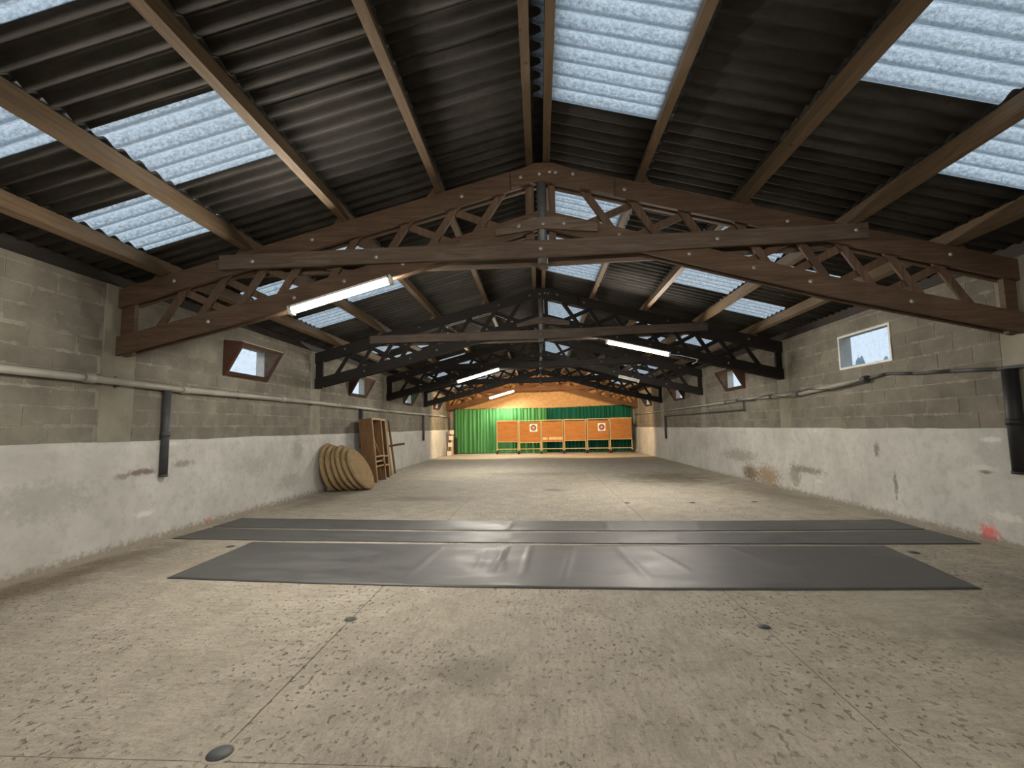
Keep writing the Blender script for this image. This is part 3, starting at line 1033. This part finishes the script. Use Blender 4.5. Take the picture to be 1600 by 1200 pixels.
def downpipe(x, y, z0, z1, r, mat, label, grp=None):
    t = thing('downpipe', label, 'pipe', (x, y, z0), group=grp)
    MB().tube((0, 0, 0), (0, 0, z1 - z0), r, 14).build('pipe_length', mat, t)
    MB().tube((0, 0, (z1 - z0) * .46), (0, 0, (z1 - z0) * .46 + .07), r * 1.14, 14).build('coupling', mat, t)
    MB().tube((0, 0, 0), (0, 0, .03), r * 1.12, 14).build('end_collar', mat, t)
    return t
downpipe(xl, 6.04, .84, 1.985, .048, 'pvc_dark', 'dark grey downpipe on the left wall below the nearest truss, nearest of its kind')
downpipe(xl, 13.0, .9, 1.985, .048, 'pvc_dark', 'dark grey downpipe on the left wall behind the wooden shelf units')
downpipe(xl, 20.1, .90, 1.985, .048, 'pvc_dark', 'dark grey downpipe on the far left wall between shelf units and curtain')
downpipe(xl, 25.95, 1.28, 1.985, .045, 'pvc_dark', 'short dark downpipe in the left corner beside the light green curtain')
xr = XW - .045
t = thing('wall_pipe', 'thin pale pipe and cable run along the right wall', 'pipe', (0, 0, 0))
RP = [(25.9, 2.0), (19.7, 2.01), (13.4, 2.02), (12.6, 2.04), (10.8, 2.02), (9.7, 2.0), (7.75, 2.10)]
rad = [.026, .028, .032, .036, .042, .044]
for (a, za), (b, zb), r in zip(RP, RP[1:], rad):
    MB().tube((xr, a, za), (xr, b, zb), r, 12).build('pipe_length', 'pvc', t)
    MB().tube((xr, b + .05, zb), (xr, b - .05, zb), r * 1.3, 12).build('coupling', 'pvc_dark', t)
pts = [(7.75, 2.10), (7.3, 2.14), (6.8, 2.085), (6.2, 2.05), (5.6, 2.0), (4.6, 1.99), (3.0, 2.0), (1.5, 2.0)]
cb = MB()
for (a, za), (b, zb) in zip(pts, pts[1:]):
    cb.tube((xr + .015, a, za), (xr + .015, b, zb), .021, 10)
cb.build('cable_run', 'pvc_dark', t)
cb = MB()
pts = [(13.2, 2.06), (11.8, 2.0), (10.9, 2.05), (10.2, 1.97), (9.3, 2.06), (8.6, 2.0), (7.75, 2.08)]
for (a, za), (b, zb) in zip(pts, pts[1:]):
    cb.tube((xr - .035, a, za), (xr - .035, b, zb), .012, 8)
cb.build('loose_cable', 'pvc_dark', t)
downpipe(XW - .074, 5.43, .84, 1.98, .068, 'black_pipe', 'thick black downpipe at the right edge of the picture')
t = thing('branch_pipe', 'thin dark branch pipe below the right wall pipe, ending in a downpipe', 'pipe', (-.01, 0, 0))
MB().tube((xr, 12.25, 1.78), (xr, 12.25, 2.0), .02, 10).build('riser', 'pvc_dark', t)
MB().tube((xr, 12.25, 1.78), (xr, 19.8, 1.78), .018, 10).build('pipe_length', 'pvc_dark', t)
MB().tube((xr, 19.8, .86), (xr, 19.8, 1.80), .042, 12).build('drop', 'pvc_dark', t)
MB().tube((xr, 19.8, .86), (xr, 19.8, .90), .05, 12).build('end_collar', 'pvc_dark', t)

# ------------------------------------------------------------------ rubber mats
def mat_sheet(corners, mid, label, wrinkles, seed):
    """corners: near-left, near-right, far-right, far-left (x, y); mid: sag of the near and far edges"""
    (ax, ay), (bx_, by), (cx_, cy_), (dx_, dy_) = corners
    NU, NV = 220, 24
    T = .006
    def surf(u, v):
        bow = 4 * u * (1 - u)
        x0, y0 = ax + (bx_ - ax) * u, ay + (by - ay) * u + mid[0] * bow
        x1, y1 = dx_ + (cx_ - dx_) * u, dy_ + (cy_ - dy_) * u + mid[1] * bow
        x, y = x0 + (x1 - x0) * v, y0 + (y1 - y0) * v
        y += .008 * noise.noise((x * 1.5, seed, v))
        z = T + .002 * (1 + noise.noise((x * 3, y * 3, seed)))
        for (wx, slope_, wid, hgt, v0, v1) in wrinkles:
            d = (x - wx - slope_ * (y - ay)) / wid
            if v0 <= v <= v1:
                z += 1.5 * hgt * math.exp(-d * d) * math.sin(math.pi * min(1, max(0, (v - v0) / (v1 - v0)))) ** .5
        return x, y, z
    m = MB()
    m.grid(NU, NV, surf)
    b = len(m.v)
    rim = [i for i in range(NU + 1)] + [j * (NU + 1) + NU for j in range(1, NV + 1)] + [NV * (NU + 1) + i for i in range(NU - 1, -1, -1)] + [j * (NU + 1) for j in range(NV - 1, 0, -1)]
    L = len(rim)
    m.v += [(m.v[i][0], m.v[i][1], .0005) for i in rim]
    for k in range(L):
        m.f.append((rim[(k + 1) % L], rim[k], b + k, b + (k + 1) % L))
        m.sm.append(False)
    return tag(m.build('floor_mat', 'mat'), label, 'mat', 'black floor mats')
mat_sheet([(-3.76, 4.55), (3.62, 4.34), (3.84, 5.79), (-3.80, 5.99)], (-.14, -.07), 'shorter black rubber mat nearest the viewer, wrinkled in the middle',
          [(-.62, .10, .018, .016, .25, .98), (-.45, -.12, .02, .014, .3, .95), (-.28, .05, .015, .016, .2, 1), (-.75, .0, .02, .010, .3, .9), (.1, .15, .03, .008, .1, 1), (.9, -.1, .035, .010, .1, 1), (1.4, -.25, .02, .012, .3, 1), (-1.4, .1, .03, .006, 0, 1), (2.4, -.3, .03, .006, .2, 1)], 1)
mat_sheet([(-5.03, 6.18), (4.97, 5.87), (4.95, 6.58), (-5.0, 6.86)], (-.10, -.22), 'long black mat lying between the nearest and the farthest mat',
          [(-.5, .1, .02, .006, 0, 1), (.9, .1, .03, .006, 0, 1), (1.6, .2, .03, .006, 0, 1)], 2)
mat_sheet([(-5.0, 6.92), (4.95, 6.64), (4.98, 7.30), (-5.0, 7.62)], (-.17, -.18), 'long black rubber mat farthest from the viewer, under the second bay',
          [(-.55, .1, .025, .014, 0, 1), (.85, .1, .03, .012, 0, 1), (1.45, .1, .03, .010, 0, 1), (2.1, .2, .03, .008, 0, 1)], 3)

# ------------------------------------------------------------------ floor plugs
def plug(x, y, r, label):
    t = thing('floor_plug', label, 'plug', (x, y, 0), group='plugs in the concrete floor')
    MB().lathe([(r * 1.32, .0005), (r * 1.2, .003), (r * 1.02, .0025), (r * 1.0, .0005)], 28).build('rim', 'plugrim', t)
    MB().lathe([(r, .0006), (r * .9, .006), (r * .55, .010), (r * .1, .012), (.0005, .012)], 28).build('cap', 'plug', t)
plug(-1.535, 2.15, .055, 'large dark round plug in the floor at the bottom left')
plug(-1.54, 3.61, .043, 'dark round plug in the floor left of centre, in front of the mat')
plug(1.46, 3.54, .043, 'dark round plug in the floor right of centre, at the end of a joint')
plug(-3.95, 5.78, .05, 'dark floor plug at the left end of the nearest mat')
plug(3.95, 5.50, .05, 'dark floor plug at the right end of the nearest mat')
plug(1.5, 8.94, .05, 'small floor plug beyond the mats, left one of the row of three')
plug(2.67, 8.92, .05, 'small floor plug beyond the mats, middle one of the row of three')
plug(3.8, 8.98, .05, 'small floor plug beyond the mats, right one of the row of three')

# ------------------------------------------------------------------ straw target bosses leaning on the left wall
def boss(xb, y, lean, r, label, th=.084):
    # disc axis points to +x and up; bottom rim rests on the floor at xb
    t = thing('straw_target', label, 'target', (xb, y, 0), group='round straw targets leaning on the left wall')
    R = Matrix.Rotation(math.pi / 2 - lean, 4, 'Y')            # local z -> towards +x, tilted up by lean
    drop = th / 2 * math.sin(lean)
    M = Matrix.Translation((-r * math.sin(lean), 0, r * math.cos(lean) + drop)) @ R
    prof = []
    coils = 13
    for k in range(coils * 3, -1, -1):
        rr = r * (k / (coils * 3)) * .955 + .0005
        prof.append((rr, -th / 2 + .010 * abs(math.sin(math.pi * k / 3))))
    prof = prof[::-1]
    prof += [(r * .985, -th * .36), (r, -th * .15), (r, th * .15), (r * .985, th * .36)]
    for k in range(coils * 3, -1, -1):
        rr = r * (k / (coils * 3)) * .955 + .0005
        prof.append((rr, th / 2 - .012 * (1 - abs(math.sin(math.pi * k / 3)))))
    MB().lathe(prof, 56, M).build('coiled_straw', 'straw', t)
    bind = []
    # binding cords over the rim
    for a in range(0, 360, 60):
        c, s = math.cos(math.radians(a)), math.sin(math.radians(a))
        m = MB()
        q = [M @ Vector((r * f * c, r * f * s, h)) for f, h in ((.80, th / 2 + .003), (.95, th / 2 + .002), (1.006, th * .3), (1.008, 0), (1.006, -th * .3), (.95, -th / 2 - .002))]
        for p0, p1 in zip(q, q[1:]):
            m.tube(p0, p1, .005, 5)
        m.build('binding', 'straw', t)
LB = ['round straw target leaning at the left wall, outermost of the stack with its face showing',
      'straw target in the leaning stack, second from the outermost', 'straw target in the leaning stack, third from the outermost',
      'straw target in the leaning stack, third from the wall', 'straw target in the leaning stack, second from the wall',
      'straw target in the leaning stack, innermost, touching the wall']
for i in range(6):
    f = i / 5
    boss(-4.12 - .145 * i, 11.12 - .05 * i, math.radians(29 - 3.4 * i), .545 + .012 * ((i * 7) % 3 - 1), LB[i])

# ------------------------------------------------------------------ wooden units and boards beyond the targets
def shelf_unit(x, y, w, h, d, lean, label, name, brace=True):
    """open-fronted box; front faces +x, width along +y, leaning back towards the wall"""
    t = thing(name, label, 'shelf unit', (x, y, 0), (0, -lean, 0), 'wooden shelf units on the left wall')
    th = .022
    MB().box(-d, 0, 0, th, 0, h).build('side_panel', 'pineworn', t)
    MB().box(-d, 0, w - th, w, 0, h).build('side_panel', 'pineworn', t)
    MB().box(-d, -d + .012, th, w - th, 0, h).build('back_panel', 'pineworn', t)
    MB().box(-d + .012, 0, th, w - th, h - .03, h).build('top_panel', 'pineworn', t)
    e = .045
    MB().box(.0005, .022, -.004, e, 0, h).build('front_post', 'pineedge', t)
    MB().box(.0005, .022, w - e, w + .004, 0, h).build('front_post', 'pineedge', t)
    MB().box(.0005, .022, e, w - e, h - .05, h).build('top_rail', 'pineedge', t)
    for z in (.40, .53, .66) if brace else (.62, .36):
        MB().box(-.12, .022, e, w - e, z, z + .04).build('rail', 'pineedge', t)
    if brace:
        MB().bar((-.10, .16, h - .35), (-.06, w - .14, .70), .06, .025, (1, 0, 0)).build('brace', 'pineworn', t)
        MB().bar((-.16, w * .62, h - .25), (-.12, w * .66, .72), .05, .02, (1, 0, 0)).build('brace', 'pineedge', t)
        MB().bar((.035, w * .72, .62), (.035, w * .95, .40), .09, .02, (1, 0, 0)).build('brace', 'pineworn', t)
        MB().box(-.2, 0, w * .5, w * .5 + .02, .05, .38).build('divider', 'pineworn', t)
    return t
shelf_unit(-4.47, 12.55, .74, 1.74, .36, math.radians(6), 'tall old plywood shelf unit with pine edges beside the straw targets', 'shelf_unit')
shelf_unit(-4.56, 13.40, .52, 1.73, .30, math.radians(6), 'narrower wooden shelf unit behind the tall plywood one', 'shelf_unit', False)
def plank(x, y, L, w, d, lean, mat, label, yl=0.0):
    t = MB()
    t.box(-d, 0, 0, w, 0, L)
    o = t.build('plank', mat)
    o.location = (x, y, d * math.sin(lean))
    o.rotation_euler = (yl, -lean, 0)
    return tag(o, label, 'plank', 'planks leaning on the left wall')
plank(-4.62, 14.1, 1.70, .16, .03, math.radians(7), 'pineworn', 'brown plank leaning on the wall right beside the narrower shelf unit')
plank(-4.66, 14.45, 1.66, .10, .03, math.radians(8.5), 'pineedge', 'pale narrow plank leaning on the wall behind the shelf units')
t = thing('wooden_stand', 'thin brown post with a short cross arm leaning at the left wall', 'stand', (-4.72, 15.0, .004), (0, -math.radians(8), 0))
MB().box(-.05, 0, 0, .06, 0, 1.72).build('post', 'pineworn', t)
MB().box(-.12, .42, -.035, -.001, .86, .93).build('cross_arm', 'pineworn', t)

# things in the far left corner
t = thing('leaning_rack', 'slanting brown board with white paper sheets in the far left corner', 'board', (-4.95, 24.3, 0), (0, 0, 0))
MB().bar((.02, 0, .01), (.02, .9, 1.30), .12, .03, (1, 0, 0)).build('board', 'pineworn', t)
for z, f in ((.12, .07), (.55, .40), (.90, .66), (1.2, .88)):
    y = f * .9
    MB().box(.04, .27, y - .030, y - .022, z - .11, z + .11).build('paper_sheet', 'paper', t)
tag(MB().box(-4.98, -4.93, 25.3, 25.55, .001, 1.30).build('panel', 'pineworn'), 'brown upright board in the far left corner beside the cream panel', 'panel')
tag(MB().box(-4.90, -4.76, 25.3, 25.36, .001, 1.29).build('panel', 'pinelight'), 'cream upright panel in the far left corner, beside the curtain', 'panel')
tag(MB().box(-4.75, -4.58, 25.45, 25.49, .001, .90).build('panel', 'black'), 'black upright panel in front of the left end of the curtain', 'panel')

# ------------------------------------------------------------------ curtains
def curtain(x0, x1, zt0, zt1, y, mat, label, seed, folds, amp, round_corner=False):
    t = thing('curtain', label, 'curtain', ((x0 + x1) / 2, y, 0), group='green curtains')
    xm = (x0 + x1) / 2
    def fn(u, v):
        x = x0 + (x1 - x0) * u
        zt = zt0 + (zt1 - zt0) * u + .02 * math.sin(u * folds * 2.1)
        zb = .035
        if round_corner and u < .06:
            zb += .45 * (1 - u / .06) ** 3
        z = zb + (zt - zb) * v
        ph = u * folds * 2 * math.pi + 5.5 * noise.noise((u * 6, seed, 0)) + 2.2 * noise.noise((u * 17, v * .8, seed)) + .8 * noise.noise((u * 30, v * 2, seed))
        a = amp * max(.08, .55 + 1.1 * noise.noise((u * 11, seed, 3)) + .35 * (1 - v))
        return (x - xm + .02 * math.sin(ph * .5), -a * math.sin(ph) - .02 * noise.noise((u * 5, v * 2, seed)), z)
    MB().grid(320, 18, fn).build('cloth', mat, t)
    MB().tube((x0 - xm, .05, zt0 + .0), (x1 - xm, .05, zt1 + .0), .015, 8).build('rail', 'pvc_dark', t)
curtain(-4.78, .30, 2.46, 2.44, 25.95, 'curtain_light', 'light green curtain hanging on the left half of the far wall', 1, 26, .055, True)
curtain(.22, 4.98, 2.44, 2.56, 26.15, 'curtain_dark', 'dark bottle-green curtain hanging on the right half of the far wall', 5, 24, .035)

# ------------------------------------------------------------------ wheeled target butts
wheel = MB().lathe([(.03, -.025), (.078, -.027), (.088, -.014), (.088, .014), (.078, .027), (.03, .025)], 16, Matrix.Rotation(math.pi / 2, 4, 'Y')).mesh('wheel', 'tyre')
hub = MB().lathe([(.0005, -.029), (.032, -.029), (.032, .029), (.0005, .029)], 10, Matrix.Rotation(math.pi / 2, 4, 'Y')).mesh('hub', 'chrome')
BUTTS = [(-2.40, 1.17, 1.78, .63, 'first wheeled target butt from the left, with no paper face'),
         (-1.21, 1.19, 1.78, .58, 'second wheeled target butt from the left, with a paper target face'),
         (-.01, 1.17, 1.79, .62, 'third wheeled target butt from the left, with a pale patch along its foot'),
         (1.19, 1.17, 1.80, .66, 'fourth wheeled target butt from the left, plain between two others'),
         (2.40, 1.18, 1.82, .68, 'fifth wheeled target butt from the left, with a paper target face'),
         (3.60, 1.17, 1.84, .70, 'rightmost wheeled target butt, with no paper face')]
YBT = 25.25
for i, (x, w, h, zb, lab) in enumerate(BUTTS):
    t = thing('target_butt', lab, 'target butt', (x, YBT + .02 * ((i * 5) % 3 - 1), 0), group='wheeled target butts')
    for xx in (.025, w - .025):
        MB().box(xx - .022, xx + .022, -.03, .015, .187, h).build('post', 'pinelight', t)
        MB().box(xx - .022, xx + .022, -.22, .26, .187, .225).build('foot', 'pinelight', t)
        for yy in (-.2, .22):
            wo = link('wheel', wheel, t, (xx, yy, .0885))
            link('hub', hub, wo)
            MB().box(xx - .03, xx + .03, yy - .02, yy + .02, .178, .186).build('castor_plate', 'chrome', t)
    MB().box(.048, w - .048, -.03, .01, h - .045, h).build('top_rail', 'pinelight', t)
    MB().box(.048, w - .048, -.025, .01, .235, .275).build('bottom_rail', 'pinelight', t)
    gap = .10 if i in (1, 2, 3, 4) else .05
    MB().box(.05, w - .05, -.10, .10, zb + .03, h - gap).build('target_board', 'foam', t)
    MB().box(.048, w - .048, -.11, .09, zb, zb + .028).build('ledge', 'pinelight', t)
    if i == 2:
        MB().box(.06, .33, -.112, -.101, zb + .10, zb + .24).build('patch', 'pinelight', t)
        MB().box(.40, w - .06, -.112, -.101, zb + .10, zb + .25).build('patch', 'pinelight', t)
def face(x, z, y, label):
    t = thing('paper_target', label, 'target face', (x, y, z), group='paper target faces')
    MB().box(-.2, .2, -.004, 0, -.2, .2).build('paper', 'paper', t)
    for k, (r, m) in enumerate(((.155, 'face_dark'), (.125, 'face_blue'), (.085, 'face_red'), (.04, 'face_gold'))):
        h = .0045 + .0012 * k
        MB().lathe([(r, 0), (r, h), (.0005, h)], 32, Matrix.Rotation(math.pi / 2, 4, 'X'), False).build('ring', m, t)
face(-.42, 1.37, YBT - .105 + .02, 'white square target face with coloured rings on the second butt')
face(3.18, 1.36, YBT - .105 + .02, 'white square target face with coloured rings on the fifth butt')

# ------------------------------------------------------------------ outside: ground and a few trees seen through the windows
gr = MB()
gr.add([(-160, -60, -.2), (160, -60, -.2), (160, 260, -.2), (-160, 260, -.2)], [(0, 1, 2, 3)])
struct(gr.build('ground', 'grass'))
TREES = [(68, 88, 11.6, 2.2), (64, 92.5, 12.3, 2.0), (70, 98, 13.6, 2.6), (65, 101, 13.0, 1.9), (71, 107, 14.9, 2.4), (67, 112, 13.9, 2.4)]
TLAB = ['farthest right', 'second from the right', 'third from the right', 'third from the left', 'second from the left', 'farthest left']
for i, (x, y, h, r) in enumerate(TREES):
    t = thing('tree', 'bluish far tree outside the closed white window, ' + TLAB[i] + ' of the row', 'tree', (x, y, -.2), group='trees beyond the window')
    MB().tube((0, 0, 0), (0, 0, h * .5), .22, 8, .14).build('trunk', 'bark', t)
    m = MB()
    def fn(u, v, i=i, h=h, r=r):
        th, ph = u * 2 * math.pi, (v - .5) * math.pi
        d = Vector((math.cos(th) * math.cos(ph), math.sin(th) * math.cos(ph), math.sin(ph)))
        k = 1 + .35 * noise.noise(d * 2.2 + Vector((i * 3, 0, 0))) + .2 * noise.noise(d * 5 + Vector((0, i * 3, 0)))
        return (d.x * r * k, d.y * r * k, h * .62 + d.z * h * .38 * k)
    m.grid(28, 16, fn)
    m.build('crown', 'leaf', t)
